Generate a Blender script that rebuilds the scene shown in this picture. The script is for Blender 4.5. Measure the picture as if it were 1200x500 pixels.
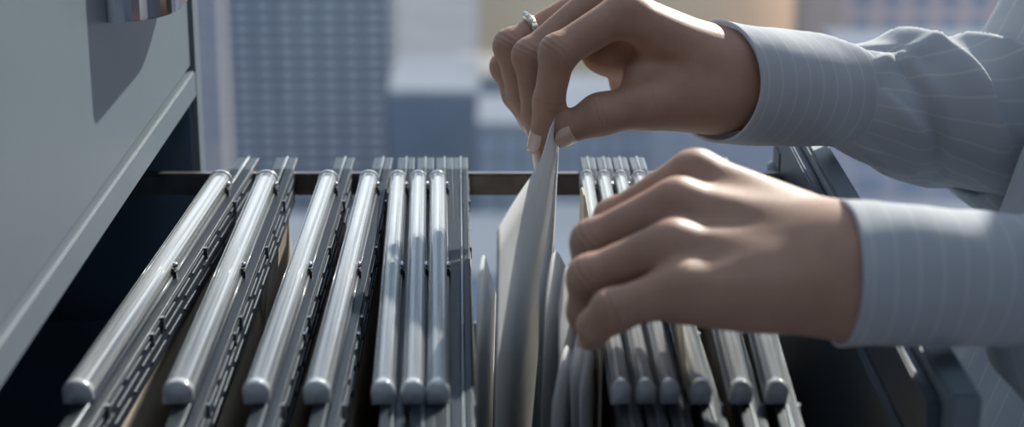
import bpy, math, random
import numpy as np
from mathutils import Vector, Matrix
random.seed(4); np.random.seed(4)
for o in list(bpy.data.objects): bpy.data.objects.remove(o)
SC = bpy.context.scene; COL = SC.collection
# ------------------------------------------------------------------ camera
# Everything is laid out in a frame where the label tubes of the folders lie at z = 0.80;
# the floor is at z = -0.25 of that frame and the whole place is lifted by LIFT at the end.
LIFT = 0.25
F = 2200.0; PIT = math.radians(17.4); CZ = 1.09
cp, sp = math.cos(PIT), math.sin(PIT)
cam = bpy.data.cameras.new('camera'); camo = bpy.data.objects.new('camera', cam); COL.objects.link(camo)
cam.sensor_width = 36; cam.lens = F/1200*36
camo.location = (0, 0, CZ+LIFT); camo.rotation_euler = (math.pi/2-PIT, 0, 0)
cam.clip_start = .05; cam.clip_end = 4000
cam.dof.use_dof = True; cam.dof.focus_distance = .935; cam.dof.aperture_fstop = 7.2
SC.camera = camo
# ------------------------------------------------------------------ light
SUN = Vector((1.0, 2.25, 1.38)).normalized()
w = bpy.data.worlds.new('sky'); SC.world = w; w.use_nodes = True
bg = w.node_tree.nodes['Background']; bg.inputs[0].default_value = (.66, .80, 1.0, 1); bg.inputs[1].default_value = 1.0
sl = bpy.data.lights.new('sun', 'SUN'); sl.energy = 7.0; sl.angle = math.radians(.9); sl.color = (1.0, .92, .80)
so = bpy.data.objects.new('sun', sl); COL.objects.link(so); so.location = (2, 4, 3)
so.rotation_euler = SUN.to_track_quat('Z', 'Y').to_euler()
SC.view_settings.view_transform = 'Standard'; SC.view_settings.look = 'None'
SC.view_settings.gamma = 1; SC.view_settings.use_curve_mapping = False; SC.view_settings.exposure = .1

# ------------------------------------------------------------------ helpers
def P(u, v, y):                     # pixel direction met at depth y
    a = (u-600)/F; b = (250-v)/F
    t = y/(cp+b*sp)
    return Vector((a*t, y, CZ+t*(-sp+b*cp)))
def PZ(u, v, z):                    # pixel direction met at height z
    a = (u-600)/F; b = (250-v)/F
    t = (z-CZ)/(-sp+b*cp)
    return Vector((a*t, t*(cp+b*sp), z))
def tag(o, label=None, cat=None, group=None, kind=None):
    if label: o['label'] = label
    if cat: o['category'] = cat
    if group: o['group'] = group
    if kind: o['kind'] = kind
    return o
def empty(name, loc=(0, 0, 0), parent=None):
    o = bpy.data.objects.new(name, None); COL.objects.link(o); o.location = loc; o.empty_display_size = .05
    if parent: o.parent = parent
    return o
def link(name, me, mat=None, parent=None):
    o = bpy.data.objects.new(name, me); COL.objects.link(o)
    if mat and not me.materials: me.materials.append(mat)
    if parent: o.parent = parent
    return o
class MB:
    def __init__(s): s.v = []; s.f = []
    def add(s, vs, fs):
        n = len(s.v); s.v += [tuple(p) for p in vs]; s.f += [tuple(i+n for i in f) for f in fs]; return s
    def box(s, x0, x1, y0, y1, z0, z1, M=None):
        vs = [Vector((x, y, z)) for x in (x0, x1) for y in (y0, y1) for z in (z0, z1)]
        if M is not None: vs = [M @ p for p in vs]
        return s.add(vs, [(0, 1, 3, 2), (4, 6, 7, 5), (0, 4, 5, 1), (2, 3, 7, 6), (0, 2, 6, 4), (1, 5, 7, 3)])
    def loft(s, rings, closed=True, cap0=False, cap1=False):
        n = len(rings[0]); vs = [p for r in rings for p in r]; fs = []
        for i in range(len(rings)-1):
            for j in range(n if closed else n-1):
                k = (j+1) % n
                fs.append((i*n+j, i*n+k, (i+1)*n+k, (i+1)*n+j))
        if cap0: fs.append(tuple(range(n-1, -1, -1)))
        if cap1: fs.append(tuple((len(rings)-1)*n+j for j in range(n)))
        return s.add(vs, fs)
    def prism(s, prof, y0, y1):      # closed x-z outline extruded along y
        return s.loft([[(x, y0, z) for x, z in prof], [(x, y1, z) for x, z in prof]], True, True, True)
    def mesh(s, name, smooth=False, bevel=0):
        me = bpy.data.meshes.new(name); me.from_pydata(s.v, [], s.f); me.update()
        import bmesh
        bm = bmesh.new(); bm.from_mesh(me)
        bmesh.ops.recalc_face_normals(bm, faces=bm.faces)
        if bevel:
            bmesh.ops.bevel(bm, geom=[e for e in bm.edges if e.is_manifold and e.calc_face_angle(0) > .6], offset=bevel, segments=2, affect='EDGES', clamp_overlap=True)
        bm.to_mesh(me); bm.free()
        if smooth: me.polygons.foreach_set('use_smooth', [True]*len(me.polygons))
        return me
    def build(s, name, mat, parent=None, smooth=False, bevel=0):
        return link(name, s.mesh(name, smooth, bevel), mat, parent)

def newmat(name):
    m = bpy.data.materials.new(name); m.use_nodes = True
    return m, m.node_tree, m.node_tree.nodes['Principled BSDF']
def mat(name, col, rough=.5, metal=0, var=.08, scale=40, bump=0, bscale=400, spec=.5, stretch=(1, 1, 1), coat=0):
    m, t, b = newmat(name); N = t.nodes; L = t.links
    b.inputs['Roughness'].default_value = rough; b.inputs['Metallic'].default_value = metal
    b.inputs['Specular IOR Level'].default_value = spec; b.inputs['Coat Weight'].default_value = coat
    tc = N.new('ShaderNodeTexCoord'); mp = N.new('ShaderNodeMapping'); mp.inputs['Scale'].default_value = stretch
    L.new(tc.outputs['Object'], mp.inputs[0])
    nz = N.new('ShaderNodeTexNoise'); nz.inputs['Scale'].default_value = scale; nz.inputs['Detail'].default_value = 4
    L.new(mp.outputs[0], nz.inputs['Vector'])
    rp = N.new('ShaderNodeValToRGB')
    rp.color_ramp.elements[0].position = .3; rp.color_ramp.elements[1].position = .7
    rp.color_ramp.elements[0].color = tuple(c*(1-var) for c in col)+(1,)
    rp.color_ramp.elements[1].color = tuple(min(1, c*(1+var)) for c in col)+(1,)
    L.new(nz.outputs['Fac'], rp.inputs[0]); L.new(rp.outputs[0], b.inputs['Base Color'])
    if bump:
        n2 = N.new('ShaderNodeTexNoise'); n2.inputs['Scale'].default_value = bscale
        L.new(mp.outputs[0], n2.inputs['Vector'])
        bp = N.new('ShaderNodeBump'); bp.inputs['Strength'].default_value = bump; bp.inputs['Distance'].default_value = .001
        L.new(n2.outputs['Fac'], bp.inputs['Height']); L.new(bp.outputs[0], b.inputs['Normal'])
    return m
def translucent(m, fac, col):
    t = m.node_tree; N = t.nodes; L = t.links
    out = [n for n in N if n.type == 'OUTPUT_MATERIAL'][0]; b = N['Principled BSDF']
    tr = N.new('ShaderNodeBsdfTranslucent'); tr.inputs[0].default_value = col+(1,)
    mx = N.new('ShaderNodeMixShader'); mx.inputs[0].default_value = fac
    L.new(b.outputs[0], mx.inputs[1]); L.new(tr.outputs[0], mx.inputs[2]); L.new(mx.outputs[0], out.inputs[0])
    return m

M = {}
M['enamel'] = mat('grey_enamel', (.155, .195, .23), .42, 0, .02, 30, .06, 900, .4)
M['enamel_dark'] = mat('dark_enamel', (.075, .14, .22), .45, 0, .1, 20, .05, 600, .4)  # navy shade inside the cabinet is put into this enamel's colour
M['chrome'] = mat('chrome', (.50, .53, .58), .12, 1, .03, 20)
M['strip'] = mat('strip_metal', (.055, .075, .10), .42, .25, .12, 300, .1, 900, .5, (1, .05, 1))
M['strip_edge'] = mat('strip_edge_bright', (.33, .37, .41), .3, .6, .1, 300, 0, 1, .5, (1, .05, 1))
M['slot'] = mat('slotted_edge_metal', (.13, .155, .185), .35, .5, .2, 300, 0, 1, .5, (1, .05, 1))
M['plate'] = mat('edge_plate_navy', (.016, .026, .042), .5, 0, .2, 300, 0, 1, .25)
M['cap'] = mat('end_cap_plastic', (.52, .55, .59), .10, 0, .05, 200, .3, 900, .8, coat=.8)
M['steel'] = mat('rail_steel', (.16, .15, .155), .38, .75, .2, 60, .1, 700)
M['card'] = mat('kraft_card', (.27, .225, .18), .8, 0, .08, 90, .25, 900, .2)
M['card_pale'] = translucent(mat('pale_card', (.66, .60, .50), .8, 0, .05, 90, .25, 900, .2), .2, (.7, .62, .5))
M['paper'] = translucent(mat('white_paper', (.82, .835, .86), .75, 0, .02, 200, .15, 1500, .2), .5, (.90, .90, .90))
M['label'] = mat('paper_label', (.60, .63, .66), .6, 0, .35, 420, 0, 1, .3, (1, .02, 1))
M['black'] = mat('black_plastic', (.012, .015, .022), .35)
M['plaster'] = mat('plaster', (.60, .62, .66), .8, 0, .03, 6, .2, 200)
M['floor'] = mat('office_carpet', (.17, .19, .23), .9, 0, .2, 300, .4, 900)
M['mullion'] = mat('bronze_mullion', (.22, .19, .175), .45, .3, .05, 20)
M['nail'] = mat('nail_varnish', (.80, .57, .50), .16, 0, .02, 50, 0, 1, .6, coat=.5)
M['gold'] = mat('ring_gold', (.85, .78, .60), .2, 1, .03, 60)
M['stone'] = mat('ring_stone', (.86, .86, .86), .08, 0, .05, 60, 0, 1, .9)
M['hair'] = mat('dark_hair', (.045, .028, .02), .4, 0, .3, 200, .3, 400, .5, (1, 1, .08))
M['trouser'] = mat('navy_trousers', (.035, .06, .11), .8, 0, .1, 500, .2, 1500, .2)

def clear_plastic():
    m, t, b = newmat('clear_plastic'); N = t.nodes; L = t.links; out = [n for n in N if n.type == 'OUTPUT_MATERIAL'][0]
    b.inputs['Base Color'].default_value = (.66, .69, .72, 1); b.inputs['Roughness'].default_value = .14; b.inputs['Specular IOR Level'].default_value = .7
    b.inputs['Coat Weight'].default_value = .6; b.inputs['Coat Roughness'].default_value = .05
    tr = N.new('ShaderNodeBsdfTransparent'); tr.inputs[0].default_value = (.93, .95, .97, 1)
    tc = N.new('ShaderNodeTexCoord'); mp = N.new('ShaderNodeMapping'); mp.inputs['Scale'].default_value = (1, .0025, 1)
    nz = N.new('ShaderNodeTexNoise'); nz.inputs['Scale'].default_value = 650; nz.inputs['Detail'].default_value = 2
    bp = N.new('ShaderNodeBump'); bp.inputs['Strength'].default_value = .7; bp.inputs['Distance'].default_value = .0008
    L.new(tc.outputs['Object'], mp.inputs[0]); L.new(mp.outputs[0], nz.inputs['Vector']); L.new(nz.outputs['Fac'], bp.inputs['Height'])
    L.new(bp.outputs[0], b.inputs['Normal']); L.new(bp.outputs[0], b.inputs['Coat Normal'])
    mx = N.new('ShaderNodeMixShader'); mr = N.new('ShaderNodeMapRange'); mr.inputs[1].default_value = .35; mr.inputs[2].default_value = .65; mr.inputs[3].default_value = .12; mr.inputs[4].default_value = .62
    L.new(nz.outputs['Fac'], mr.inputs[0]); L.new(mr.outputs[0], mx.inputs[0])
    L.new(tr.outputs[0], mx.inputs[1]); L.new(b.outputs[0], mx.inputs[2])
    L.new(mx.outputs[0], out.inputs[0]); return m
M['clear'] = clear_plastic()
def glass():
    m = bpy.data.materials.new('window_glass'); m.use_nodes = True; t = m.node_tree; N = t.nodes; L = t.links
    N.remove(N['Principled BSDF']); out = [n for n in N if n.type == 'OUTPUT_MATERIAL'][0]
    tr = N.new('ShaderNodeBsdfTransparent'); tr.inputs[0].default_value = (.95, .97, .98, 1)
    gl = N.new('ShaderNodeBsdfGlossy'); gl.inputs['Roughness'].default_value = .02
    fr = N.new('ShaderNodeFresnel'); fr.inputs[0].default_value = 1.3
    mx = N.new('ShaderNodeMixShader'); L.new(fr.outputs[0], mx.inputs[0]); L.new(tr.outputs[0], mx.inputs[1]); L.new(gl.outputs[0], mx.inputs[2])
    L.new(mx.outputs[0], out.inputs[0]); return m
M['glass'] = glass()

def shirt_mat():
    m, t, b = newmat('pinstripe_cotton'); N = t.nodes; L = t.links
    at = N.new('ShaderNodeAttribute'); at.attribute_name = 'stripe'
    fr = N.new('ShaderNodeMath'); fr.operation = 'FRACT'; L.new(at.outputs['Fac'], fr.inputs[0])
    a = N.new('ShaderNodeMath'); a.operation = 'SUBTRACT'; a.inputs[1].default_value = .5; L.new(fr.outputs[0], a.inputs[0])
    c = N.new('ShaderNodeMath'); c.operation = 'ABSOLUTE'; L.new(a.outputs[0], c.inputs[0])
    mr = N.new('ShaderNodeMapRange'); mr.inputs[1].default_value = .03; mr.inputs[2].default_value = .07; mr.inputs[3].default_value = 1; mr.inputs[4].default_value = 0
    L.new(c.outputs[0], mr.inputs[0])
    mx = N.new('ShaderNodeMix'); mx.data_type = 'RGBA'; mx.inputs[6].default_value = (.66, .70, .76, 1); mx.inputs[7].default_value = (.84, .85, .86, 1)
    L.new(mr.outputs[0], mx.inputs[0]); L.new(mx.outputs[2], b.inputs['Base Color'])
    b.inputs['Roughness'].default_value = .8; b.inputs['Specular IOR Level'].default_value = .2; b.inputs['Sheen Weight'].default_value = .15
    tc = N.new('ShaderNodeTexCoord'); nz = N.new('ShaderNodeTexNoise'); nz.inputs['Scale'].default_value = 1400
    n3 = N.new('ShaderNodeTexNoise'); n3.inputs['Scale'].default_value = 45; n3.inputs['Detail'].default_value = 3
    L.new(tc.outputs['Object'], nz.inputs['Vector']); L.new(tc.outputs['Object'], n3.inputs['Vector'])
    b1 = N.new('ShaderNodeBump'); b1.inputs['Strength'].default_value = .12; b1.inputs['Distance'].default_value = .001; L.new(nz.outputs['Fac'], b1.inputs['Height'])
    b2 = N.new('ShaderNodeBump'); b2.inputs['Strength'].default_value = .18; b2.inputs['Distance'].default_value = .004; L.new(n3.outputs['Fac'], b2.inputs['Height'])
    L.new(b1.outputs[0], b2.inputs['Normal']); L.new(b2.outputs[0], b.inputs['Normal'])
    return translucent(m, .3, (.74, .77, .82))
M['shirt'] = shirt_mat()

def skin_mat():
    m, t, b = newmat('skin'); N = t.nodes; L = t.links
    tc = N.new('ShaderNodeTexCoord')
    nz = N.new('ShaderNodeTexNoise'); nz.inputs['Scale'].default_value = 60; nz.inputs['Detail'].default_value = 5
    L.new(tc.outputs['Object'], nz.inputs['Vector'])
    rp = N.new('ShaderNodeValToRGB'); rp.color_ramp.elements[0].position = .3; rp.color_ramp.elements[1].position = .75
    rp.color_ramp.elements[0].color = (.41, .235, .17, 1); rp.color_ramp.elements[1].color = (.50, .30, .22, 1)
    L.new(nz.outputs['Fac'], rp.inputs[0]); L.new(rp.outputs[0], b.inputs['Base Color'])
    b.inputs['Roughness'].default_value = .5; b.inputs['Specular IOR Level'].default_value = .42
    b.inputs['Subsurface Weight'].default_value = .12; b.inputs['Subsurface Radius'].default_value = (.008, .003, .0015); b.inputs['Subsurface Scale'].default_value = 1
    vz = N.new('ShaderNodeTexVoronoi'); vz.inputs['Scale'].default_value = 1300; L.new(tc.outputs['Object'], vz.inputs['Vector'])
    b1 = N.new('ShaderNodeBump'); b1.inputs['Strength'].default_value = .16; b1.inputs['Distance'].default_value = .0006; L.new(vz.outputs['Distance'], b1.inputs['Height'])
    at = N.new('ShaderNodeAttribute'); at.attribute_name = 'crease'
    b2 = N.new('ShaderNodeBump'); b2.inputs['Strength'].default_value = .3; b2.inputs['Distance'].default_value = .0007; L.new(at.outputs['Fac'], b2.inputs['Height'])
    L.new(b1.outputs[0], b2.inputs['Normal']); L.new(b2.outputs[0], b.inputs['Normal'])
    return m
M['skin'] = skin_mat()

# ------------------------------------------------------------------ the room
FL = -LIFT
def struct(name, mb, m, **k):
    return tag(mb.build(name, m, **k), kind='structure')
struct('floor', MB().box(-2.2, 3.4, -2.4, 3.3, FL-.12, FL), M['floor'])
struct('ceiling', MB().box(-2.2, 3.4, -2.4, 3.3, 3.0, 3.1), M['plaster'])
struct('wall_left', MB().box(-2.3, -2.2, -2.4, 3.3, FL, 3.0), M['plaster'])
struct('wall_right', MB().box(3.4, 3.5, -2.4, 3.3, FL, 3.0), M['plaster'])
struct('wall_front', MB().box(-2.3, 3.5, -2.5, -2.4, FL, 3.0), M['plaster'])
WY = 3.2
win = struct('window_1', MB().box(-2.2, 3.4, WY-.03, WY+.03, FL, FL+.05).box(-2.2, 3.4, WY-.03, WY+.03, 2.95, 3.0), M['mullion'])
XM = [-2.17, -1.0, 1.9, 3.37]
for x in XM: MB().box(x-.028, x+.028, WY-.05, WY+.05, FL, 3.0).build('mullion', M['mullion'], win, bevel=.004)
for a, b in zip(XM, XM[1:]): MB().box(a+.028, b-.028, WY-.006, WY+.006, FL+.05, 2.95).build('pane', M['glass'], win)

def emissive(name, col, st):
    m, t, b = newmat(name); b.inputs['Base Color'].default_value = (.8, .8, .8, 1)
    b.inputs['Emission Color'].default_value = col+(1,); b.inputs['Emission Strength'].default_value = st; return m
M['lamp'] = emissive('lamp_diffuser', (.68, .83, 1.0), 3.6)
M['lampframe'] = mat('lamp_frame', (.7, .72, .74), .4)
for lx, side in ((-.75, 'left'), (.65, 'right')):  # added ceiling fill lights, out of view, to brighten papers and tubes
    for ly, row in ((.1, 'nearest the camera'), (1.7, 'nearest the window')):
        r = empty('ceiling_light', (lx, ly, 3.0)); tag(r, 'square recessed ceiling light %s, %s of its row' % (row, side), 'ceiling light', 'ceiling lights')
        MB().box(-.31, .31, -.31, -.285, -.012, 0).box(-.31, .31, .285, .31, -.012, 0).box(-.31, -.285, -.285, .285, -.012, 0).box(.285, .31, -.285, .285, -.012, 0).build('frame', M['lampframe'], r)
        MB().box(-.284, .284, -.284, .284, -.006, -.001).build('diffuser', M['lamp'], r)
# ------------------------------------------------------------------ city far below the window
GZ = -330
def cmat(name, c, r=.8): return mat(name, c, r, 0, .08, .03, spec=0)
CM = {'tower': cmat('blue_grey_glass', (.19, .21, .24), .5), 'slab': cmat('floor_slab_grey', (.46, .49, .53)), 'fin': cmat('facade_fin', (.15, .165, .20)),
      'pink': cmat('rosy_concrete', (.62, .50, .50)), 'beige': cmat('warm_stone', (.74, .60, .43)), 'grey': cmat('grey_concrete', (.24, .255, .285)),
      'navy': cmat('dark_blue_glass', (.155, .185, .23), .4), 'white': cmat('white_roof', (.34, .31, .29)), 'win': cmat('window_blue', (.30, .34, .41), .4)}
struct('ground', MB().box(-1500, 1500, 300, 3500, GZ-2, GZ), cmat('city_ground', (.20, .205, .22)))
def building(label, u0, u1, vtop, y, depth, body, roof, wins=None, name='office_building', vbase=None):
    xa = P(u0, 100, y).x; xb = P(u1, 100, y).x; zt = P((u0+u1)/2, vtop, y).z
    r = empty(name, ((xa+xb)/2, y+depth/2, GZ)); tag(r, label, 'building', 'city blocks beyond the window')
    wx = (xb-xa)/2; h = zt-GZ
    MB().box(-wx, wx, -depth/2, depth/2, 0, h).build('wall', body, r)
    MB().box(-wx*1.01, wx*1.01, -depth/2*1.01, depth/2*1.01, h, h+2).build('roof', roof, r)
    if wins:
        nx, dz = wins; me = MB().box(-wx/nx*.62, wx/nx*.62, -.6, .3, -dz*.3, dz*.3).mesh('window')
        me.materials.append(CM['win'])
        k = 0; z = h-dz*.8
        while z > max(8, h-dz*9):
            for i in range(nx):
                link('window', me, None, r).location = (-wx+(i+.5)*2*wx/nx, -depth/2, z)
            z -= dz
    return r
# the tall gridded tower
Y = 860; xa = P(268, 100, Y).x; xb = P(458, 100, Y).x; wx = (xb-xa)/2; h = P(360, -330, Y).z-GZ
tw = empty('glass_tower', ((xa+xb)/2, Y+30, GZ)); tag(tw, 'tall blurred blue-grey tower with gridded facade beside the cabinet', 'building', 'city blocks beyond the window')
MB().box(-wx, wx, -30, 30, 0, h).build('wall', CM['tower'], tw)
me = MB().box(-wx-.5, wx+.5, -1.5, .4, -1.1, 1.1).mesh('floor_band'); me.materials.append(CM['slab'])
z = 30
while z < h: link('floor_band', me, None, tw).location = (0, -30, z); z += 5.4
me = MB().box(-1.2, 1.2, -1.9, .4, 0, h).mesh('facade_fin'); me.materials.append(CM['fin'])
for i in range(8): link('facade_fin', me, None, tw).location = (-wx+(i+.25)*2*wx/7.5, -30, 0)
building('low dark blue block right of the gridded tower', 455, 560, 112, 700, 60, CM['navy'], CM['grey'])
building('pale roofed block seen behind the fingers', 535, 640, 92, 840, 45, CM['grey'], CM['white'], (5, 9))
building('grey block low behind the held paper', 560, 760, 150, 640, 40, CM['grey'], CM['grey'], (8, 8))
building('warm stone block behind the raised hand', 560, 950, -60, 1000, 60, CM['beige'], CM['beige'])  # warm glow behind the hand is put into this block's colour
building('slim brown block behind the far cuff', 942, 982, -120, 830, 40, cmat('brown_concrete', (.40, .32, .28)), CM['grey'])
building('rosy block behind the upper sleeve', 955, 1260, -80, 900, 60, CM['pink'], CM['pink'], (9, 12))
building('grey mauve block below the upper sleeve', 1000, 1300, 90, 560, 60, cmat('mauve_concrete', (.46, .43, .47)), CM['grey'], (6, 9))
building('slim grey block at the cabinet edge', 190, 262, -40, 950, 40, cmat('lilac_concrete', (.42, .40, .42)), CM['grey'], (3, 10))
building('blue-grey block behind the far folder row', 640, 960, 118, 760, 40, cmat('slate_concrete', (.33, .37, .43)), CM['grey'], (9, 9))
building('wide low block at the foot of the tower', 150, 620, 330, 520, 60, cmat('steel_blue_concrete', (.30, .36, .44)), CM['tower'], (14, 8))
building('broad slate block low behind the drawer', 640, 1300, 330, 440, 60, cmat('deep_slate', (.30, .34, .41)), CM['tower'], (16, 8))

# ------------------------------------------------------------------ filing cabinet
XF = -.187; ZB = .823; YN, YFJ = .60, 1.080; CX0 = -.66
cab = empty('filing_cabinet', ((XF+CX0)/2, .85, FL)); tag(cab, 'grey enamelled metal filing cabinet with one drawer pulled out', 'cabinet')
def part(mb, name, m, parent, **k):            # parts given in place; children keep their place under the empty
    o = mb.build(name, m, None, **k); o.parent = parent
    off = Vector(parent.location) if parent.parent is None else Vector(parent.location)+Vector(parent.parent.location)
    o.data.transform(Matrix.Translation(-off)); return o
YE = YFJ+.024
part(MB().box(CX0, XF, YFJ+.003, YE, FL, 1.06), 'side_panel', M['enamel'], cab, bevel=.0015)
part(MB().box(CX0, XF, YN-.024, YN-.003, FL, 1.06), 'side_panel', M['enamel'], cab, bevel=.0015)
part(MB().box(CX0, CX0+.012, YN-.003, YFJ+.003, FL, 1.06), 'back_panel', M['enamel_dark'], cab)
part(MB().box(CX0, XF+.012, YN-.03, YE+.006, 1.06, 1.08), 'top_panel', M['enamel'], cab, bevel=.002)
part(MB().box(CX0, XF, YN-.003, YFJ+.003, FL, FL+.05), 'plinth', M['enamel'], cab)
# inner lining of the open bay
part(MB().box(CX0+.012, XF-.004, YFJ-.001, YFJ+.003, .46, ZB), 'bay_lining', M['enamel_dark'], cab)
part(MB().box(CX0+.012, XF-.004, YN-.003, YN+.001, .46, ZB), 'bay_lining', M['enamel_dark'], cab)
part(MB().box(CX0+.012, XF-.004, YN, YFJ, .450, .458), 'bay_floor', M['enamel_dark'], cab)
part(MB().box(CX0+.012, XF-.012, YN, YFJ, ZB+.012, ZB+.018), 'bay_roof', M['enamel_dark'], cab)
for zr in (ZB, .44, .06):
    part(MB().box(XF-.022, XF, YN-.003, YFJ+.003, zr, zr+.0165), 'frame_rail', M['enamel'], cab, bevel=.0012)
def strap_handle(parent, z0, z1, ya, yb, xp, e=.029, r=.028):
    pts = [(0, ya)]
    for i in range(13):
        a = math.pi/2*i/12
        pts.append((e-r+r*math.sin(a), ya+r*1.25*(1-math.cos(a))))
    m = (ya+yb)/2; full = pts+[(x, 2*m-y) for x, y in reversed(pts)]
    n = len(full); th = .0035; inn = []
    for i, (x, y) in enumerate(full):
        a = full[max(0, i-1)]; b = full[min(n-1, i+1)]
        d = Vector((b[0]-a[0], b[1]-a[1])).normalized(); inn.append((x-d.y*th, y+d.x*th))
    rings = []
    for (x, y), (xi, yi) in zip(full, inn):
        c = .0006
        rings.append([(xp+x, y, z0+c), (xp+x, y, z1-c), (xp+x*.98+xi*.02, y, z1), (xp+xi, yi, z1), (xp+xi, yi, z0), (xp+x*.98+xi*.02, y, z0)])
    return part(MB().loft(rings, True, True, True), 'handle', M['chrome'], parent, smooth=False)
for i, (za, zb) in enumerate(((ZB+.0185, 1.057), (.06+.0185, .437), (FL+.053, .057))):
    dr = part(MB().box(XF-.030, XF-.0022, YN+.0, YFJ, za, zb), 'drawer_front', M['enamel'], cab, bevel=.0015)
    hz = .913 if i == 0 else (za+zb)/2-.02
    h_ = strap_handle(cab, hz, hz+.05, .862, 1.03 if i == 0 else .95, XF-.0022)
    h_.parent = dr
    if i: h_.location.y = -.12
# the open drawer: its front is the part, rails and liner its sub-parts
XO = .175; ZT = .817; XI = XO-.0125; DY0, DY1 = .645, 1.10
dr = part(MB().box(XI, XO, DY0, DY1, .47, ZT), 'drawer', M['enamel'], cab, bevel=.0016)
dr['label'] = 'grey front of the pulled-out drawer'
def sub(mb, name, m, **k):
    o = part(mb, name, m, cab, **k); o.parent = dr; return o
sub(MB().box(XI-.0055, XI, DY0+.01, DY1-.012, .49, ZT-.007), 'liner_panel', M['strip'], bevel=.001)
sub(MB().box(XI-.009, XI-.0055, DY0+.012, DY1-.014, .50, ZT-.034), 'liner_rib', M['strip'], bevel=.001)
sub(MB().prism([(XI-.0062+0*a, 0) for a in ()] or [(XI-.0063, .745), (XI-.0056, .745), (XI-.0056, .795), (XI-.0063, .795)], 1.058, 1.074), 'slot', M['black'])
sub(MB().box(-.50, XI-.006, 1.043, 1.050, .774, .787), 'hanging_rail', M['steel'], bevel=.0012)
sub(MB().box(-.50, XI-.006, .655, .662, .774, .787), 'hanging_rail', M['steel'], bevel=.0012)
sub(MB().box(-.50, XI-.006, 1.056, 1.060, .47, .690), 'side_wall', M['enamel_dark'])
sub(MB().box(-.50, XI-.006, .640, .644, .47, .690), 'side_wall', M['enamel_dark'])
sub(MB().box(-.50, XI-.006, .644, 1.056, .470, .474), 'drawer_bottom', M['enamel_dark'])
sub(MB().box(-.504, -.50, .640, 1.060, .47, .74), 'drawer_back', M['enamel_dark'])

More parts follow.
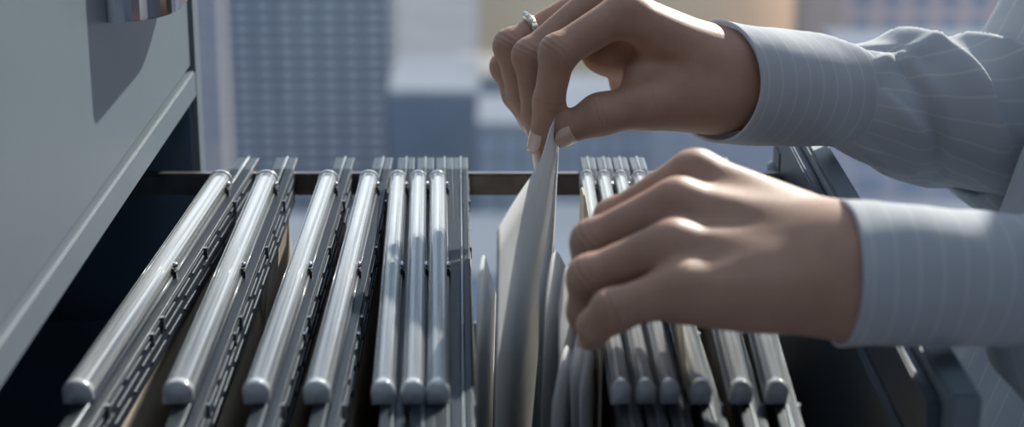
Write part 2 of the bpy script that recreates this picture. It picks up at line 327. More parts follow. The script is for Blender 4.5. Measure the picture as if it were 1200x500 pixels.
# ------------------------------------------------------------------ hanging folders
TY0, TY1 = .701, 1.005; TL = TY1-TY0; TZ = .80
S0, S1 = .650-TY0, 1.066-TY0              # strip ends in folder coordinates (y = 0 at the near tube end)
def arc(cx, cz, rx, rz, a0, a1, n): return [(cx+rx*math.cos(math.radians(a0+(a1-a0)*i/n)), cz+rz*math.sin(math.radians(a0+(a1-a0)*i/n))) for i in range(n+1)]
def strip_prof(x0, x1, z0, z1, r=.0005):
    return arc(x1-r, z1-r, r, r, 0, 90, 3)+arc(x0+r, z1-r, r, r, 90, 180, 3)+[(x0, z0), (x1, z0)]
FM = {}
def folder_meshes():
    tube = [(.0050, -.0085)]+arc(0, -.0045, .0048, .0045, 0, 180, 14)+[(-.0050, -.0085)]
    b = MB()
    b.loft([[(x, y, z) for x, z in tube] for y in (0, TL)], True)
    for x in (-.0052, .0046): b.box(x, x+.0008, 0, TL, -.0100, -.0078)
    for a in (35, 62, 118, 145):                       # fine ribs along the dome
        x = .0047*math.cos(math.radians(a)); z = -.0045+.0044*math.sin(math.radians(a))
        b.loft([[(x-.0002, y, z), (x, y, z+.0004), (x+.0002, y, z)] for y in (.001, TL-.001)], True, True, True)
    FM['tube'] = b.mesh('label_tube', True)
    FM['tube'].polygons.foreach_set('use_smooth', [len(p.vertices) == 4 for p in FM['tube'].polygons]); FM['tube'].materials.append(M['clear'])
    lab = arc(0, -.0062, .0037, .0048, 20, 160, 10)
    FM['label'] = MB().loft([[(x, y, z) for x, z in lab+[(x, z-.0003) for x, z in lab[::-1]]] for y in (.004, TL-.004)], True, True, True).mesh('label', True); FM['label'].materials.append(M['label'])
    cap = arc(0, -.0045, .0050, .0047, 0, 180, 12)+[(-.0050, -.0098), (.0050, -.0098)]
    def capm(y0, y1): return MB().loft([[(x*s, y, -.005+(z+.005)*s) for x, z in cap] for y, s in ((y0, .86), (y0+(y1-y0)*.35, 1.03), (y1, 1.03))], True, True, True)
    FM['cap0'] = capm(-.0028, .0022).mesh('end_cap', True); FM['cap1'] = capm(TL+.0028, TL-.0022).mesh('end_cap', True)
    for k in ('cap0', 'cap1'): FM[k].materials.append(M['cap'])
    FM['a'] = MB().prism(strip_prof(-.0012, .0034, -.0225, -.0095), S0+.012, S1-.024).prism(strip_prof(-.0012, .0034, -.0128, -.0095), S0, S1).mesh('hanger_strip')
    FM['ridge'] = MB().prism(strip_prof(.0036, .0046, -.0200, -.0086, .0004), S0+.012, S1-.024).prism(strip_prof(.0036, .0046, -.0128, -.0086, .0004), S0, S1).mesh('strip_ridge')
    FM['b'] = MB().prism(strip_prof(.0050, .0092, -.0290, -.0095), S0+.012, S1-.024).prism(strip_prof(.0050, .0092, -.0128, -.0095), S0, S1).mesh('hanger_strip')
    for k, m in (('a', 'strip'), ('b', 'strip'), ('ridge', 'strip_edge')): FM[k].materials.append(M[m])
    b = MB()
    for r_, zc in enumerate((-.0135, -.0185, -.0240)):
        y = S0+.016+.006*r_
        while y < S1-.05:
            l = .027 if r_ != 1 else .038
            b.box(.0094, .0100, y, y+l, zc-.00045, zc+.00045); y += l+.007
    for y in (S0+.05, S0+.13, .10, .20, .28): b.box(.0088, .0106, y, y+.0028, -.0165, -.0105)
    FM['slots'] = b.mesh('slotted_edge'); FM['slots'].materials.append(M['slot'])
    FM['plate'] = MB().box(.0092, .0096, S0+.013, S1-.025, -.0288, -.0112).mesh('edge_plate'); FM['plate'].materials.append(M['plate'])
    FM['clip'] = MB().box(.0046, .0064, -.0022, .0022, -.0100, -.0058).box(.0040, .0058, -.0034, -.0016, -.0072, -.0042).mesh('clip', bevel=.0004); FM['clip'].materials.append(M['black'])
    FM['nib'] = MB().loft([[(.0052+.0016*math.cos(a)*s, .0026, -.0040+.0016*math.sin(a)*s) if 0 else (.0050+.0014*s*math.cos(a), y, -.0044+.0014*s*math.sin(a)) for a in [k*math.pi/4 for k in range(8)]] for y, s in ((.0012, .6), (.002, 1), (.0046, 1), (.0054, .6))], True, True, True).mesh('clip_nib', True); FM['nib'].materials.append(M['chrome'])
    hk = MB()
    for ya, yb in ((S1-.012, S1-.004), (S0+.0-.002, S0+.004)): hk.box(-.0008, .0088, ya if ya > 0 else S0-.001, yb, -.0240, -.0100)
    def pocket(x0, x1, d):
        b = MB(); n = 12; rows = []
        for i in range(7):
            t = i/6; z = -.020-d*t; x = x0+(x1-x0)*t**.8
            rows.append([(x+.0012*math.sin(j*.9+i), S0+.030+(S1-S0-.066)*j/n, z) for j in range(n+1)])
        back = [[(p[0]+.0007, p[1], p[2]) for p in r] for r in rows]
        b.loft([r+bk[::-1] for r, bk in zip(rows, back)], True, True, True); return b
    FM['p1'] = pocket(.0015, -.006, .215).mesh('pocket', True); FM['p2'] = pocket(.0070, .0120, .215).mesh('pocket', True)
    for k in ('p1', 'p2'): FM[k].materials.append(M['card'])
folder_meshes()
GRP = 'hanging folders in the open drawer'
def folder(label, uf, un, tube=True, sx=1.0, vf=200, vn=445, dz=0):
    a = PZ(un, vn, TZ); b = PZ(uf, vf, TZ)
    xa = a.x+(b.x-a.x)*(TY0-a.y)/(b.y-a.y); xb = a.x+(b.x-a.x)*(TY1-a.y)/(b.y-a.y)
    r = empty('hanging_folder', (xa, TY0, TZ+dz)); r.rotation_euler.z = -math.atan2(xb-xa, TL); r.scale.x = sx
    tag(r, label, 'folder', GRP)
    for k, n in (('a', 'hanger_strip'), ('ridge', 'strip_ridge'), ('b', 'hanger_strip'), ('plate', 'edge_plate'), ('slots', 'slotted_edge'), ('p1', 'pocket'), ('p2', 'pocket')):
        link(n, FM[k], None, r)
    if tube:
        t = link('label_tube', FM['tube'], None, r)
        link('label', FM['label'], None, t); link('end_cap', FM['cap0'], None, t); link('end_cap', FM['cap1'], None, t)
        for y in (.153, .290):
            c = link('clip', FM['clip'], None, t); c.location.y = y
            c = link('clip_nib', FM['nib'], None, t); c.location.y = y
    return r
LEFT = [(258, 90, 'hanging folder nearest the cabinet, its clear label tube slanting most'),
        (312, 208, 'second hanging folder from the cabinet, with tan card showing at its back'),
        (384, 300, 'third hanging folder from the cabinet, standing alone with gaps both sides'),
        (432, 371, 'fourth hanging folder from the cabinet, just left of the tight trio'),
        (466, 449, 'leftmost folder of the tight trio of clear tubes in the middle'),
        (490, 484, 'middle folder of the tight trio of clear tubes'),
        (513, 513, 'rightmost folder of the tight trio of clear tubes')]
for uf, un, lb in LEFT: folder(lb, uf, un, True, 1.2 if uf < 320 else 1.07 if uf < 440 else .95)
folder('hanging folder without a label tube, beside the standing white papers', 533, 533, False, .8)
RIGHT = [(688, 728, 'first folder right of the white papers, its tube against the fingertips', .80),
         (708, 757, 'second folder right of the white papers, tube passing under the knuckles', .80),
         (728, 785, 'third folder right of the white papers, next to a pale card slip', .80),
         (750, 822, 'fourth folder right of the white papers, bright tube below the palm', .86),
         (806, 869, 'second last folder before the drawer front, bright tube end below the wrist', .9),
         (846, 911, 'last folder before the drawer front, tube end below the wrist', .9)]
for uf, un, lb, s in RIGHT: folder(lb, uf, un, True, s, 203, 445)

# ------------------------------------------------------------------ papers and cards
def sheet(name, label, cat, fn, m, ns=14, nt=16, th=.0004, group=None):
    vs = []; fs = []
    for i in range(ns+1):
        for j in range(nt+1): vs.append(fn(i/ns, j/nt))
    for i in range(ns):
        for j in range(nt):
            a = i*(nt+1)+j; fs.append((a, a+nt+1, a+nt+2, a+1))
    base = Vector(fn(.5, 0)); me = bpy.data.meshes.new(name); me.from_pydata([tuple(Vector(p)-base) for p in vs], [], fs)
    me.polygons.foreach_set('use_smooth', [True]*len(me.polygons))
    o = link(name, me, m); o.location = base
    s = o.modifiers.new('thickness', 'SOLIDIFY'); s.thickness = th; s.offset = 0
    return tag(o, label, cat, group)
def lerp_pts(pts, s):
    n = len(pts)-1; i = min(n-1, int(s*n)); f = s*n-i
    p0 = pts[max(0, i-1)]; p1 = pts[i]; p2 = pts[i+1]; p3 = pts[min(n, i+2)]
    return .5*((2*p1)+(p2-p0)*f+(2*p0-5*p1+4*p2-p3)*f*f+(3*p1-p0-3*p2+p3)*f**3)
def quad_sheet(top, zb, xb, bow=0):
    """top: points along the top edge near -> far; zb floor height; xb(s) x at the floor"""
    def fn(s, t):
        p = lerp_pts(top, s); x1 = xb[0]+(xb[1]-xb[0])*s
        e = t**.85
        return Vector((x1+(p.x-x1)*e+bow*math.sin(math.pi*t)*(1-.4*s), p.y, zb+(p.z-zb)*t))
    return fn
PG = 'papers in the open folder'
T = [P(583, 270, .745), P(604, 234, .79), P(632, 190, .86), P(645, 150, .905), P(656.5, 127, .935)]
sheet('paper_sheet', 'tall white sheet lifted between finger and thumb', 'paper', quad_sheet(T, .60, (-.0075, .003), -.001), M['paper'], 20, 20, group=PG)
T = [P(632, 330, .80), P(644, 262, .86), P(652, 195, .92), P(655, 160, .945)]
sheet('paper_sheet', 'second white sheet just right of the lifted sheet', 'paper', quad_sheet(T, .60, (.009, .012), .001), M['paper'], group=PG)
T = [P(559, 345, .745), P(566, 299, .78), P(574, 320, .83), P(581, 345, .88)]
sheet('paper_sheet', 'low white sheet with pointed corner left of the lifted sheet', 'paper', quad_sheet(T, .60, (-.0150, -.012), -.001), M['paper'], group=PG)
for q in (
        ((640, 345, .775), (650, 294, .80), (668, 326, .86), (684, 372, .92), 'white sheet with peaked corner behind the fingertips', (.0130, .0350), -.002),
        ((655, 358, .750), (665, 311, .77), (681, 350, .83), (694, 392, .89), 'narrow peaked sheet peeking beside the fingertips', (.0190, .0370), .001),
        ((668, 432, .725), (682, 372, .75), (692, 400, .79), (699, 430, .83), 'curled white sheet nearest the bent little finger', (.0225, .0380), .003),
        ((648, 470, .710), (663, 405, .74), (676, 440, .79), (684, 470, .83), 'short curled sheet low between the standing papers', (.0150, .0330), -.003),
        ((679, 455, .715), (690, 398, .735), (698, 430, .78), (704, 460, .82), 'outermost curled sheet against the pale divider', (.0270, .0400), .002)):
    T = [P(*q[0]), P(*q[1]), P(*q[2]), P(*q[3])]
    sheet('paper_sheet', q[4], 'paper', quad_sheet(T, .60, q[5], q[6]), M['paper'], group=PG)
T = [P(706, 372, .735), P(690, 262, .87), P(683, 222, .95), P(681, 222, .985)]
sheet('divider_card', 'pale card divider standing behind the left fingertips', 'card', quad_sheet(T, .60, (.036, .034), 0), M['card_pale'], th=.0009)
T = [P(557, 420, .72), P(552, 330, .85), P(549, 232, 1.0), P(549, 232, 1.03)]
sheet('torn_card', 'pale torn-edged card right of the tubeless folder', 'card', quad_sheet(T, .60, (-.019, -.022), 0), M['card_pale'], th=.0006)
T = [P(803, 428, .715), P(799, 380, .74), P(790, 330, .80), P(770, 240, .95)]
sheet('card_slip', 'cream card slip between the bright tubes below the palm', 'card', quad_sheet(T, .62, (.068, .066), 0), M['card_pale'], th=.0006)
T = [P(306, 350, .88), P(322, 262, .96), P(334, 236, 1.01), P(336, 240, 1.03)]
sheet('tan_card', 'tan card standing in the second folder from the cabinet', 'card', quad_sheet(T, .60, (-.125, -.124), 0), M['card'], th=.0012)

#PERSON
# ------------------------------------------------------------------ the person: implicit surfaces meshed with surface nets
def surface_nets(f, org, h):
    s = f < 0; nx, ny, nz = f.shape
    cnt = np.zeros((nx-1, ny-1, nz-1), np.float32); acc = np.zeros((nx-1, ny-1, nz-1, 3), np.float32)
    for ax in range(3):
        sl0 = [slice(None)]*3; sl1 = [slice(None)]*3; sl0[ax] = slice(0, -1); sl1[ax] = slice(1, None)
        a = f[tuple(sl0)]; b = f[tuple(sl1)]
        cr = s[tuple(sl0)] != s[tuple(sl1)]
        t = np.where(cr, a/np.where(cr, a-b, 1), 0)
        o1, o2 = [k for k in range(3) if k != ax]
        for d1 in (0, 1):
            for d2 in (0, 1):
                sl = [slice(None)]*3
                sl[o1] = slice(d1, f.shape[o1]-1+d1); sl[o2] = slice(d2, f.shape[o2]-1+d2)
                c = cr[tuple(sl)]; cnt += c
                acc[..., ax] += np.where(c, t[tuple(sl)], 0)
                acc[..., o1] += c*d1; acc[..., o2] += c*d2
    act = cnt > 0; idx = -np.ones(act.shape, np.int64); n = int(act.sum()); idx[act] = np.arange(n)
    g = np.argwhere(act).astype(np.float32)
    verts = (g+acc[act]/cnt[act][:, None])*h+np.array(org, np.float32)
    faces = []
    for ax in range(3):
        o1, o2 = [(1, 2), (2, 0), (0, 1)][ax]
        sl0 = [slice(1, -1)]*3; sl0[ax] = slice(0, -1); sl1 = list(sl0); sl1[ax] = slice(1, None)
        a = s[tuple(sl0)]; b = s[tuple(sl1)]
        e = np.argwhere(a != b)
        if not len(e): continue
        flip = a[tuple(e.T)]
        base = e.copy(); base[:, o1] += 1; base[:, o2] += 1
        q = []
        for d1, d2 in ((1, 1), (0, 1), (0, 0), (1, 0)):
            c = base.copy(); c[:, o1] -= d1; c[:, o2] -= d2; q.append(idx[tuple(c.T)])
        q = np.stack(q, 1); q = np.where(flip[:, None], q, q[:, ::-1]); faces.append(q)
    return verts, np.concatenate(faces)
def smin(a, b, k):
    h_ = np.clip(.5+.5*(b-a)/k, 0, 1); return b*(1-h_)+a*h_-k*h_*(1-h_)
class Grid:
    def __init__(s, lo, hi, h):
        s.h = h; s.lo = np.array(lo, np.float32); n = np.ceil((np.array(hi)-s.lo)/h).astype(int)+1
        ax = [s.lo[i]+h*np.arange(n[i], dtype=np.float32) for i in range(3)]
        s.X, s.Y, s.Z = np.meshgrid(*ax, indexing='ij')
    def cone(s, a, b, ra, rb):
        a = np.array(a, np.float32); d = np.array(b, np.float32)-a; L2 = float(d@d)+1e-12
        px, py, pz = s.X-a[0], s.Y-a[1], s.Z-a[2]
        t = np.clip((px*d[0]+py*d[1]+pz*d[2])/L2, 0, 1)
        return np.sqrt((px-t*d[0])**2+(py-t*d[1])**2+(pz-t*d[2])**2)-(ra+(rb-ra)*t)
    def ell(s, c, r, R=None):
        px, py, pz = s.X-c[0], s.Y-c[1], s.Z-c[2]
        if R is not None:
            px, py, pz = [R[i][0]*px+R[i][1]*py+R[i][2]*pz for i in range(3)]
        k = np.sqrt((px/r[0])**2+(py/r[1])**2+(pz/r[2])**2)
        return (k-1)*min(r)
    def chain(s, pts, rs, k=.004):
        d = None
        for i in range(len(pts)-1):
            c = s.cone(pts[i], pts[i+1], rs[i], rs[i+1]); d = c if d is None else smin(d, c, k)
        return d
    def nets(s, f): return surface_nets(f.astype(np.float32), s.lo, s.h)
def np_mesh(name, parts, smooth=True):
    vs = np.concatenate([p[0] for p in parts]); off = 0; fl = []
    for p in parts: fl.append(p[1]+off); off += len(p[0])
    fl = np.concatenate(fl)
    me = bpy.data.meshes.new(name); me.from_pydata(vs.tolist(), [], fl.tolist()); me.update()
    me.polygons.foreach_set('use_smooth', [smooth]*len(me.polygons)); return me, vs

def hand(fingers, thumb, metac, extra, forearm, h=.00125):
    allp = [p for f_ in fingers for p in f_[0]]+thumb[0]+[p for c in metac for p in (c[0], c[1])]+forearm[0]
    A = np.array([tuple(p) for p in allp]); g = Grid(A.min(0)-.034, A.max(0)+.034, h)
    fd = None
    for pts, rs in fingers:
        d = g.chain(pts, rs, .0035)
        d = smin(d, g.ell(pts[1], (rs[1]*1.07,)*3), .003)          # knuckle
        fd = d if fd is None else smin(fd, d, .0012)
    pd = None
    for a, b, ra, rb in metac:
        d = g.cone(a, b, ra, rb); pd = d if pd is None else smin(pd, d, .010)
    for c, r, k in extra: pd = smin(pd, g.ell(c, r), k)
    fa = g.chain(forearm[0], forearm[1], .012)
    pd = smin(pd, fa, .016)
    td = g.chain(thumb[0], thumb[1], .006)
    pd = smin(pd, td, .009)
    f_ = smin(pd, fd, .0065)
    return g.nets(f_)

V = Vector
# right (far) hand, pinching the sheet
R_idx = ([P(731, 14, .940), P(654, 62, .925), P(643, 119, .925), P(634, 160, .928)], [.0103, .0090, .0077, .0058])
R_mid = ([P(706, -2, .960), P(622, 66, .946), P(629, 134, .941), P(636, 180, .938)], [.0105, .0088, .0074, .0052])
R_rin = ([P(692, 4, .978), P(599, 54, .966), P(610, 112, .958), P(626, 148, .950)], [.0100, .0085, .0070, .0055])
R_lit = ([P(684, 22, .993), P(592, 78, .982), P(603, 112, .975), P(617, 138, .968)], [.0088, .0072, .0062, .0050])
R_thu = ([P(800, 112, .938), P(757, 122, .928), P(703, 134, .921), P(665, 151, .924)], [.0150, .0118, .0098, .0078])
R_W = P(848, 96, .950)
R_met = [(R_W+V((0, -.008, .010)), R_idx[0][0]+V((.003, 0, -.003)), .0140, .0108), (R_W+V((0, 0, .010)), R_mid[0][0]+V((.003, 0, -.003)), .0150, .0108),
         (R_W+V((0, .008, .004)), R_rin[0][0]+V((.003, 0, -.003)), .0150, .0105), (R_W+V((0, .012, -.004)), R_lit[0][0]+V((.003, 0, -.002)), .0150, .0100),
         (R_W+V((-.006, -.004, -.006)), P(752, 88, .940), .0160, .0090)]
R_ext = [(P(790, 122, .940), (.024, .014, .0125), .012), (P(775, 98, .985), (.028, .014, .016), .012), (P(730, 65, .972), (.022, .020, .012), .010)]
R_fore = ([P(845, 97, .950), P(905, 101, .960), P(1060, 112, 1.0), P(1215, 122, 1.035)], [.0222, .0205, .020, .018])
# left (near) hand, resting over the folders
L_idx = ([P(812, 206, .738), P(722, 258, .750), P(712, 300, .752), P(716, 330, .745)], [.0105, .0088, .0076, .0060])
L_mid = ([P(792, 240, .716), P(697, 284, .722), P(690, 332, .722), P(698, 362, .722)], [.0108, .0090, .0078, .0060])
L_rin = ([P(786, 288, .694), P(692, 326, .697), P(687, 366, .699), P(697, 388, .700)], [.0105, .0086, .0074, .0058])
L_lit = ([P(798, 338, .676), P(718, 364, .673), P(697, 382, .676), P(694, 394, .680)], [.0096, .0078, .0066, .0056])
L_thu = ([P(955, 300, .705), P(882, 300, .740), P(815, 302, .762), P(772, 306, .770)], [.0140, .0115, .0095, .0075])
L_W = P(1003, 322, .688)
L_met = [(L_W+V((0, .012, .007)), L_idx[0][0]+V((.003, 0, -.002)), .0150, .0112), (L_W+V((0, .004, .007)), L_mid[0][0]+V((.003, 0, -.002)), .0150, .0112),
         (L_W+V((0, -.004, .002)), L_rin[0][0]+V((.003, 0, -.003)), .0155, .0110), (L_W+V((0, -.010, -.004)), L_lit[0][0]+V((.003, 0, -.002)), .0155, .0112)]
L_ext = [(P(900, 345, .682), (.030, .012, .012), .012)]
L_fore = ([P(1008, 321, .688), P(1060, 324, .690), P(1180, 330, .698), P(1330, 335, .710)], [.0226, .0205, .020, .018])
rh = hand([R_idx, R_mid, R_rin, R_lit], R_thu, R_met, R_ext, R_fore)
lh = hand([L_idx, L_mid, L_rin, L_lit], L_thu, L_met, L_ext, L_fore)
# the rest of the body, covered by clothing in view
R_EL, L_EL = R_fore[0][-1], L_fore[0][-1]
R_SH, L_SH = V((.425, 1.075, 1.115)), V((.425, .765, 1.115))
HIP = V((.385, .92, .66)); CH = V((.425, .92, 1.00)); NK = V((.400, .92, 1.175)); HD = V((.375, .92, 1.305))
g = Grid((.14, .60, FL-.0), (.72, 1.26, 1.50), .0085)
b = g.ell(CH, (.078, .122, .14)); b = smin(b, g.ell(HIP, (.100, .135, .14)), .08); b = smin(b, g.ell((.40, .92, .82), (.092, .125, .16)), .06)
b = smin(b, g.cone(L_SH+V((0, .03, -.012)), R_SH+V((0, -.03, -.012)), .034, .034), .04); b = smin(b, g.cone(CH+V((0, 0, .10)), NK+V((-.006, 0, .03)), .052, .046), .03)
head = g.ell(HD, (.092, .074, .112)); head = smin(head, g.ell(HD+V((-.040, 0, -.062)), (.046, .050, .046)), .03)
head = smin(head, g.cone(HD+V((-.090, 0, .008)), HD+V((-.106, 0, -.022)), .007, .011), .012)
for s in (-1, 1): head = smin(head, g.ell(HD+V((.006, s*.074, -.008)), (.016, .008, .028)), .006)
b = smin(b, head, .03)
for SH, EL in ((R_SH, R_EL), (L_SH, L_EL)): b = smin(b, g.chain([SH+V((0, 0, -.02)), SH*.4+EL*.6+V((.052, 0, -.026)), EL], [.030, .019, .018], .006), .02)
for s in (-1, 1):
    hp = HIP+V((0, s*.080, -.03)); kn = V((.385, .92+s*.085, .22)); an = V((.415, .92+s*.085, FL+.085))
    b = smin(b, g.chain([hp, kn, an], [.072, .052, .036], .02), .03)
    b = smin(b, g.chain([an+V((.01, 0, -.04)), V((.30, .92+s*.09, FL+.034)), V((.235, .92+s*.09, FL+.03))], [.036, .030, .024], .02), .02)
bd = g.nets(b)
me, vs = np_mesh('person', [rh, lh, bd])
# finger creases over the joints, read by the skin material
cr = np.zeros(len(vs), np.float32)
nh = len(rh[0])+len(lh[0])
for pts, rs in (R_idx, R_mid, R_rin, R_lit, R_thu, L_idx, L_mid, L_rin, L_lit):
    for j in (1, 2):
        c = np.array(pts[j]); a = np.array((pts[j+1]-pts[j-1]).normalized()); d = vs[:nh]-c
        sA = d@a; rr = np.linalg.norm(d, axis=1)
        amp = np.exp(-(sA/(.0046 if j == 1 else .0030))**2)*(rr < .016)
        cr[:nh] += amp*np.sin(sA/.0017*2*np.pi*.55+np.sin(vs[:nh, 2]*900)*.6)
at = me.attributes.new('crease', 'FLOAT', 'POINT'); at.data.foreach_set('value', cr)
person = link('person', me, M['skin']); tag(person, 'person in a pale pinstriped shirt leafing through the folders with both hands', 'person')

def nail(tip, dip, dorsal, r, ln, wd, shift=.001, up=0.0):
    a = (tip-dip).normalized(); n = (dorsal-a*dorsal.dot(a)).normalized(); sd = a.cross(n)
    b = MB(); R0 = []; R1 = []
    for i in range(9):
        t = i/8; s = -.62*ln+ln*t
        ww = wd*(1-.55*max(0, (t-.62)/.38)**2.2-.35*max(0, (.18-t)/.18)**2)
        row = []
        for j in range(9):
            q = (j/8*2-1); an = q*ww/r
            row.append(tip+a*(s+shift)+n*(r*math.cos(an)*1.0+up-(.0011*max(0, 1-t*3)))+sd*(r*math.sin(an)))
        R0.append(row); R1.append([p-n*.0009 for p in row])
    b.loft([x+y[::-1] for x, y in zip(R0, R1)], True, True, True)
    return b.build('fingernail', M['nail'], person, smooth=True)
nail(R_idx[0][3], R_idx[0][2], V((-.80, -.62, 0)), .0063, .0145, .0052, .0025)
nail(R_mid[0][3], R_mid[0][2], V((-.85, -.35, 0)), .0058, .0150, .0048, .0035)
nail(R_rin[0][3], R_rin[0][2], V((-.9, .1, .2)), .0058, .0120, .0046, .002)
nail(R_lit[0][3], R_lit[0][2], V((-.9, .1, .2)), .0053, .0105, .0042, .002)
nail(R_thu[0][3], R_thu[0][2], V((.05, -.85, -.42)), .0082, .0150, .0066, .001)
for ch, rr in ((L_idx, .0063), (L_mid, .0063), (L_rin, .006), (L_lit, .0058)): nail(ch[0][3], ch[0][2], V((-1, 0, .1)), rr, .011, .005, .001)
# ring on the far hand's ring finger
ra = R_rin[0][0]; rb = R_rin[0][1]; ax = (rb-ra).normalized(); rc = ra+(rb-ra)*.70
up = V((-.25, -.45, .85)); up = (up-ax*up.dot(ax)).normalized(); sd = ax.cross(up)
b = MB(); rings = []
for i in range(40):
    t = i/40*2*math.pi; dr_ = up*math.cos(t)+sd*math.sin(t); r0 = .0096
    rings.append([tuple(rc+dr_*(r0+q)+ax*z) for q, z in ((0, -.0021), (.0011, -.0019), (.0014, 0), (.0011, .0019), (0, .0021))])
rings.append(rings[0])
ring = b.loft(rings, True).build('finger_ring', M['gold'], person, smooth=True); ring['label'] = 'pale gold ring with small stones'
for t in (-.55, -.2, .15, .5):
    d_ = up*math.cos(t)+sd*math.sin(t); c = rc+d_*.0112
    m_ = MB().loft([[tuple(c+d_*hh+(sd*math.cos(k*math.pi/4)+ax*math.sin(k*math.pi/4))*rr) for k in range(8)] for hh, rr in ((-.0006, .0012), (.0006, .0016), (.0014, .0009))], True, True, True)
    m_.build('ring_stone', M['stone'], ring)

# clothing -----------------------------------------------------------
def stripe_attr(o, vals):
    at = o.data.attributes.new('stripe', 'FLOAT', 'POINT'); at.data.foreach_set('value', np.array(vals, np.float32))
def tube_cloth(name, parent, cl, rad, nt, na, folds=(), ref=V((0, -1, 0)), stripe='around', pitch=.0105, wob=0, thick=.0009, seed=1, slant=0.0, closed=True):
    """cloth tube along a centre line; rad = [(r_side, r_up)] per point; angle 0 faces the camera, 90 deg is up"""
    rs = np.random.RandomState(seed); vs = []; st = []
    L = [0]
    for i in range(200): L.append(L[-1]+(lerp_pts(cl, (i+1)/200)-lerp_pts(cl, i/200)).length)
    for i in range(nt+1):
        t = i/nt; c = lerp_pts(cl, t)
        ax = (lerp_pts(cl, min(1, t+.01))-lerp_pts(cl, max(0, t-.01))).normalized()
        s_ = (ref-ax*ref.dot(ax)).normalized(); u_ = s_.cross(ax)
        if (u_.z < 0 if i == 0 else u_.dot(uprev) < 0): u_ = -u_
        uprev = u_.copy()
        R = lerp_pts([V((a, b_, 0)) for a, b_ in rad], t)
        for j in range(na):
            th = 2*math.pi*j/na; d = 0
            for (t0, a0, t1, a1, amp, wd) in folds:
                # distance to a fold line in (length, angle) space, metres
                ll = L[200]; px, py = t*ll, ((math.degrees(th)-0+180) % 360-180)/57.3*.035
                x0, y0, x1, y1 = t0*ll, a0/57.3*.035, t1*ll, a1/57.3*.035
                dx, dy = x1-x0, y1-y0; q = max(0, min(1, ((px-x0)*dx+(py-y0)*dy)/(dx*dx+dy*dy)))
                ex, ey = px-x0-q*dx, py-y0-q*dy; sgn = 1 if ex*dy-ey*dx > 0 else -1
                ds = math.hypot(ex, ey); w_ = wd*(1 if sgn > 0 else .38)
                d += amp*math.exp(-(ds/w_)**2)*(.35+.65*math.sin(math.pi*(.12+.76*q)))
            if wob: d += wob*(math.sin(th*3+t*9+seed)+.6*math.sin(th*5-t*21+2*seed))
            p = c+s_*(math.cos(th)*(R.x+d))+u_*(math.sin(th)*(R.y+d))+ax*(slant*math.cos(th))
            vs.append(p); k = min(200, int(t*200))
            st.append(L[k]/pitch if stripe == 'around' else th*.035/pitch)
    b = MB(); b.loft([vs[i*na:(i+1)*na] for i in range(nt+1)], closed)
    if stripe == 'around':
        st = [lerp_L(L, (i//na)/nt)/pitch for i in range(len(vs))]
    me = bpy.data.meshes.new(name); me.from_pydata([tuple(p) for p in b.v], [], b.f); me.update()
    me.polygons.foreach_set('use_smooth', [True]*len(me.polygons))
    o = link(name, me, M['shirt'], parent); stripe_attr(o, st)
    sd_ = o.modifiers.new('thickness', 'SOLIDIFY'); sd_.thickness = thick; sd_.offset = -1
    return o
def lerp_L(L, t):
    x = t*200; i = min(199, int(x)); return L[i]+(L[i+1]-L[i])*(x-i)
# shirt body
prof = [(.50, .205, .172, .185), (.60, .206, .168, .182), (.70, .226, .150, .168), (.80, .262, .125, .150), (.863, .283, .118, .145), (.95, .308, .110, .145), (1.04, .314, .108, .156), (1.10, .312, .108, .170), (1.15, .328, .088, .150), (1.19, .348, .056, .065)]
b = MB(); rings = []; st = []
NA = 120
for i in range(61):
    z = .50+(1.19-.50)*i/60
    for k in range(len(prof)-1):
        if prof[k][0] <= z <= prof[k+1][0]+1e-9: break
    f_ = (z-prof[k][0])/(prof[k+1][0]-prof[k][0]); q = [prof[k][m]+(prof[k+1][m]-prof[k][m])*f_ for m in range(4)]
    r_ = []
    for j in range(NA):
        th = 2*math.pi*j/NA
        d = .004*math.sin(th*7+z*14)+.003*math.sin(th*11-z*22)+.012*math.exp(-((th-3.60-(z-.75)*.8)/.10)**2)*(z < .9)+.009*math.exp(-((th-4.05+(z-.75)*.5)/.14)**2)*(z < .95)
        r_.append((q[1]+q[2]+(q[2]+d)*math.cos(th), .92+(q[3]+d)*math.sin(th), z)); st.append(th*.16/.0125)
    rings.append(r_)
shirt = b.loft(rings, True).build('shirt', M['shirt'], person, smooth=True); stripe_attr(shirt, st)
shirt['label'] = 'pale blue-grey pinstriped shirt'
s_ = shirt.modifiers.new('thickness', 'SOLIDIFY'); s_.thickness = .001
# placket and collar
MB().loft([[(q[1]-.0035, .90, q[0]), (q[1]-.0042, .922, q[0]), (q[1]-.0035, .945, q[0]), (q[1]+.002, .945, q[0]), (q[1]+.002, .90, q[0])] for q in prof[:-1]], True, True, True).build('placket', M['shirt'], shirt)
for z in (.56, .65, .74, .83, .92, 1.01):
    x = [prof[k][1]+(prof[k+1][1]-prof[k][1])*(z-prof[k][0])/(prof[k+1][0]-prof[k][0]) for k in range(len(prof)-1) if prof[k][0] <= z <= prof[k+1][0]][0]
    MB().loft([[(x-.0040-h_, .922+r_*math.cos(a), z+r_*math.sin(a)) for a in [k*math.pi/8 for k in range(16)]] for h_, r_ in ((0, .0055), (.0018, .0055), (.0024, .0045))], True, True, True).build('button', M['label'], shirt)
col_ = tube_cloth('collar', shirt, [V((.395, .92, 1.165)), V((.393, .92, 1.185)), V((.392, .92, 1.205))], [(.066, .066), (.060, .060), (.062, .062)], 6, 40, ref=V((0, -1, 0)), pitch=.02)
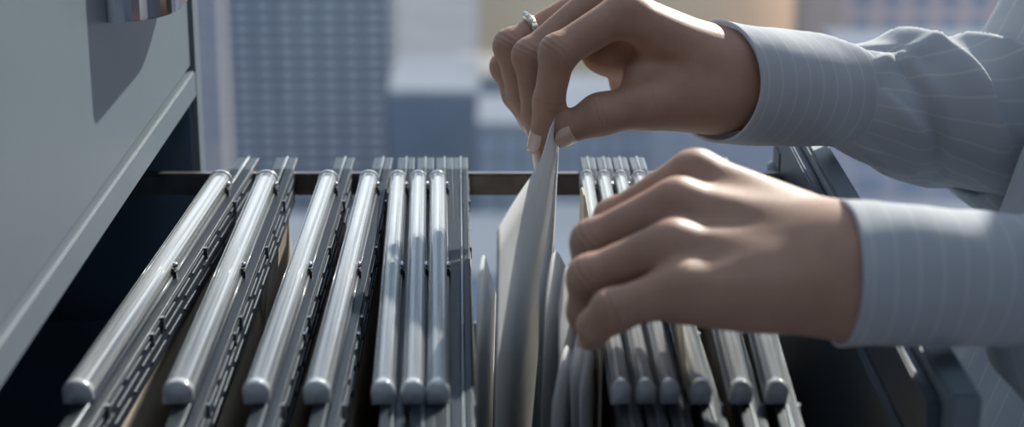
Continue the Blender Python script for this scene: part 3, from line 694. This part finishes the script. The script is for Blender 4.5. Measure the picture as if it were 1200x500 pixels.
# far sleeve and cuff
RC = [P(838, 96, .945), P(900, 102, .960), P(960, 108, .974), P(994, 112, .983)]
tube_cloth('cuff', shirt, RC, [(.0290, .0300), (.0277, .0292), (.0262, .0275), (.0245, .0252)], 40, 72, folds=((.35, 120, .95, 60, .0015, .01),), pitch=.0090, wob=.0003, thick=.0016, slant=.008, seed=3)
RS = [P(988, 112, .982), P(1030, 118, .992), P(1090, 128, 1.008), P(1150, 134, 1.022), P(1225, 132, 1.042), V((.385, 1.075, .96)), V((.425, 1.080, 1.10)), V((.425, 1.035, 1.135))]
RRd = [(.0255, .0262), (.032, .0335), (.036, .0385), (.040, .0425), (.052, .054), (.064, .062), (.068, .066), (.060, .050)]
Rf = [(.02, 55, .20, 75, .004, .008), (.03, 95, .16, 60, -.003, .006), (.04, 20, .22, -20, .003, .009), (.02, -40, .24, -60, .004, .010),
      (.16, 100, .42, -35, .0115, .016), (.10, 60, .30, -50, -.007, .012), (.34, 95, .55, 10, .009, .012), (.46, 110, .60, 40, .009, .010), (.40, -30, .62, -60, .005, .014),
      (.20, -75, .45, -100, .004, .012), (.55, 60, .75, -30, .007, .014)]
tube_cloth('sleeve', shirt, RS, RRd, 150, 110, Rf, stripe='along', pitch=.0105, wob=.0006, seed=5)
# near sleeve and cuff
LC = [P(984, 320, .687), P(1060, 322, .690), P(1130, 325, .694), P(1196, 331, .699)]
tube_cloth('cuff', shirt, LC, [(.0290, .0268), (.0278, .0258), (.0265, .0250), (.0258, .0245)], 40, 72, pitch=.0088, wob=.0003, thick=.0016, seed=7)
LS = [P(1190, 331, .699), P(1225, 336, .702), P(1280, 338, .706), P(1340, 336, .712), V((.420, .745, .97)), V((.425, .765, 1.10)), V((.425, .810, 1.135))]
LRd = [(.0260, .0248), (.034, .032), (.044, .040), (.052, .050), (.064, .062), (.068, .066), (.060, .050)]
tube_cloth('sleeve', shirt, LS, LRd, 90, 90, [(.02, 60, .2, 80, .004, .008), (.02, 0, .22, -20, .004, .009), (.02, -50, .25, -80, .004, .009), (.3, 80, .5, -30, .007, .015)], stripe='along', wob=.0008, seed=8)
for c, nrm in ((P(1198, 328, .699)+V((0, -.0275, 0)), V((0, -1, .1))),):
    nrm.normalize(); a1 = nrm.orthogonal().normalized(); a2 = nrm.cross(a1)
    MB().loft([[tuple(c+nrm*h_+(a1*math.cos(k*math.pi/8)+a2*math.sin(k*math.pi/8))*r_) for k in range(16)] for h_, r_ in ((-.001, .0045), (.001, .0045), (.0016, .0035))], True, True, True).build('button', M['black'], shirt)
# trousers, hair, shoes, face
g = Grid((.18, .68, FL+.02), (.66, 1.16, .70), .0085)
b = g.ell(HIP+V((0, 0, -.02)), (.110, .140, .11))
for s in (-1, 1):
    hp = HIP+V((0, s*.080, -.03)); kn = V((.385, .92+s*.085, .22)); an = V((.410, .92+s*.085, FL+.085))
    b = smin(b, g.chain([hp, kn, an], [.082, .070, .062], .02), .02)
me, _ = np_mesh('trousers', [g.nets(b)]); link('trousers', me, M['trouser'], person)
g = Grid(HD-V((.14, .13, .30)), HD+V((.16, .13, .16)), .006)
hr = g.ell(HD+V((.018, 0, .020)), (.098, .086, .112)); hr = smin(hr, g.ell(HD+V((.055, 0, -.09)), (.055, .078, .12)), .04)
hr = np.maximum(hr, -g.ell(HD+V((-.10, 0, -.045)), (.085, .078, .105)))
me, _ = np_mesh('hair', [g.nets(hr)]); link('hair', me, M['hair'], person)
eyew = mat('eye_white', (.8, .8, .8), .2); iris = mat('eye_iris', (.06, .035, .02), .15); lip = mat('lips', (.45, .17, .15), .4)
def ellipsoid(name, c, r, m):
    return MB().loft([[(c[0]+r[0]*math.sin(a)*math.cos(k*math.pi/8), c[1]+r[1]*math.sin(a)*math.sin(k*math.pi/8), c[2]+r[2]*math.cos(a)) for k in range(16)] for a in [math.pi*(i+.05)/9.1 for i in range(10)]], True, True, True).build(name, m, person, smooth=True)
for s in (-1, 1):
    ellipsoid('eye', HD+V((-.078, s*.030, 0)), (.011, .013, .008), eyew); ellipsoid('iris', HD+V((-.0865, s*.030, 0)), (.003, .005, .005), iris)
    ellipsoid('eyebrow', HD+V((-.083, s*.031, .020)), (.006, .018, .003), M['hair'])
    g = Grid((.20, .92+s*.09-.05, FL-.004), (.48, .92+s*.09+.05, FL+.11), .006)
    f_ = g.chain([V((.43, .92+s*.087, FL+.038)), V((.30, .92+s*.09, FL+.035)), V((.232, .92+s*.09, FL+.028))], [.040, .038, .030], .02)
    f_ = np.maximum(f_, FL+.001-g.Z)
    me, _ = np_mesh('shoe', [g.nets(f_)]); link('shoe', me, M['black'], person)
ellipsoid('lips', HD+V((-.084, 0, -.052)), (.007, .020, .006), lip)

# ------------------------------------------------------------------ lift the place onto its floor level
for o in COL.objects:
    if o.parent is None and o is not camo and o.type != 'LIGHT': o.location.z += LIFT
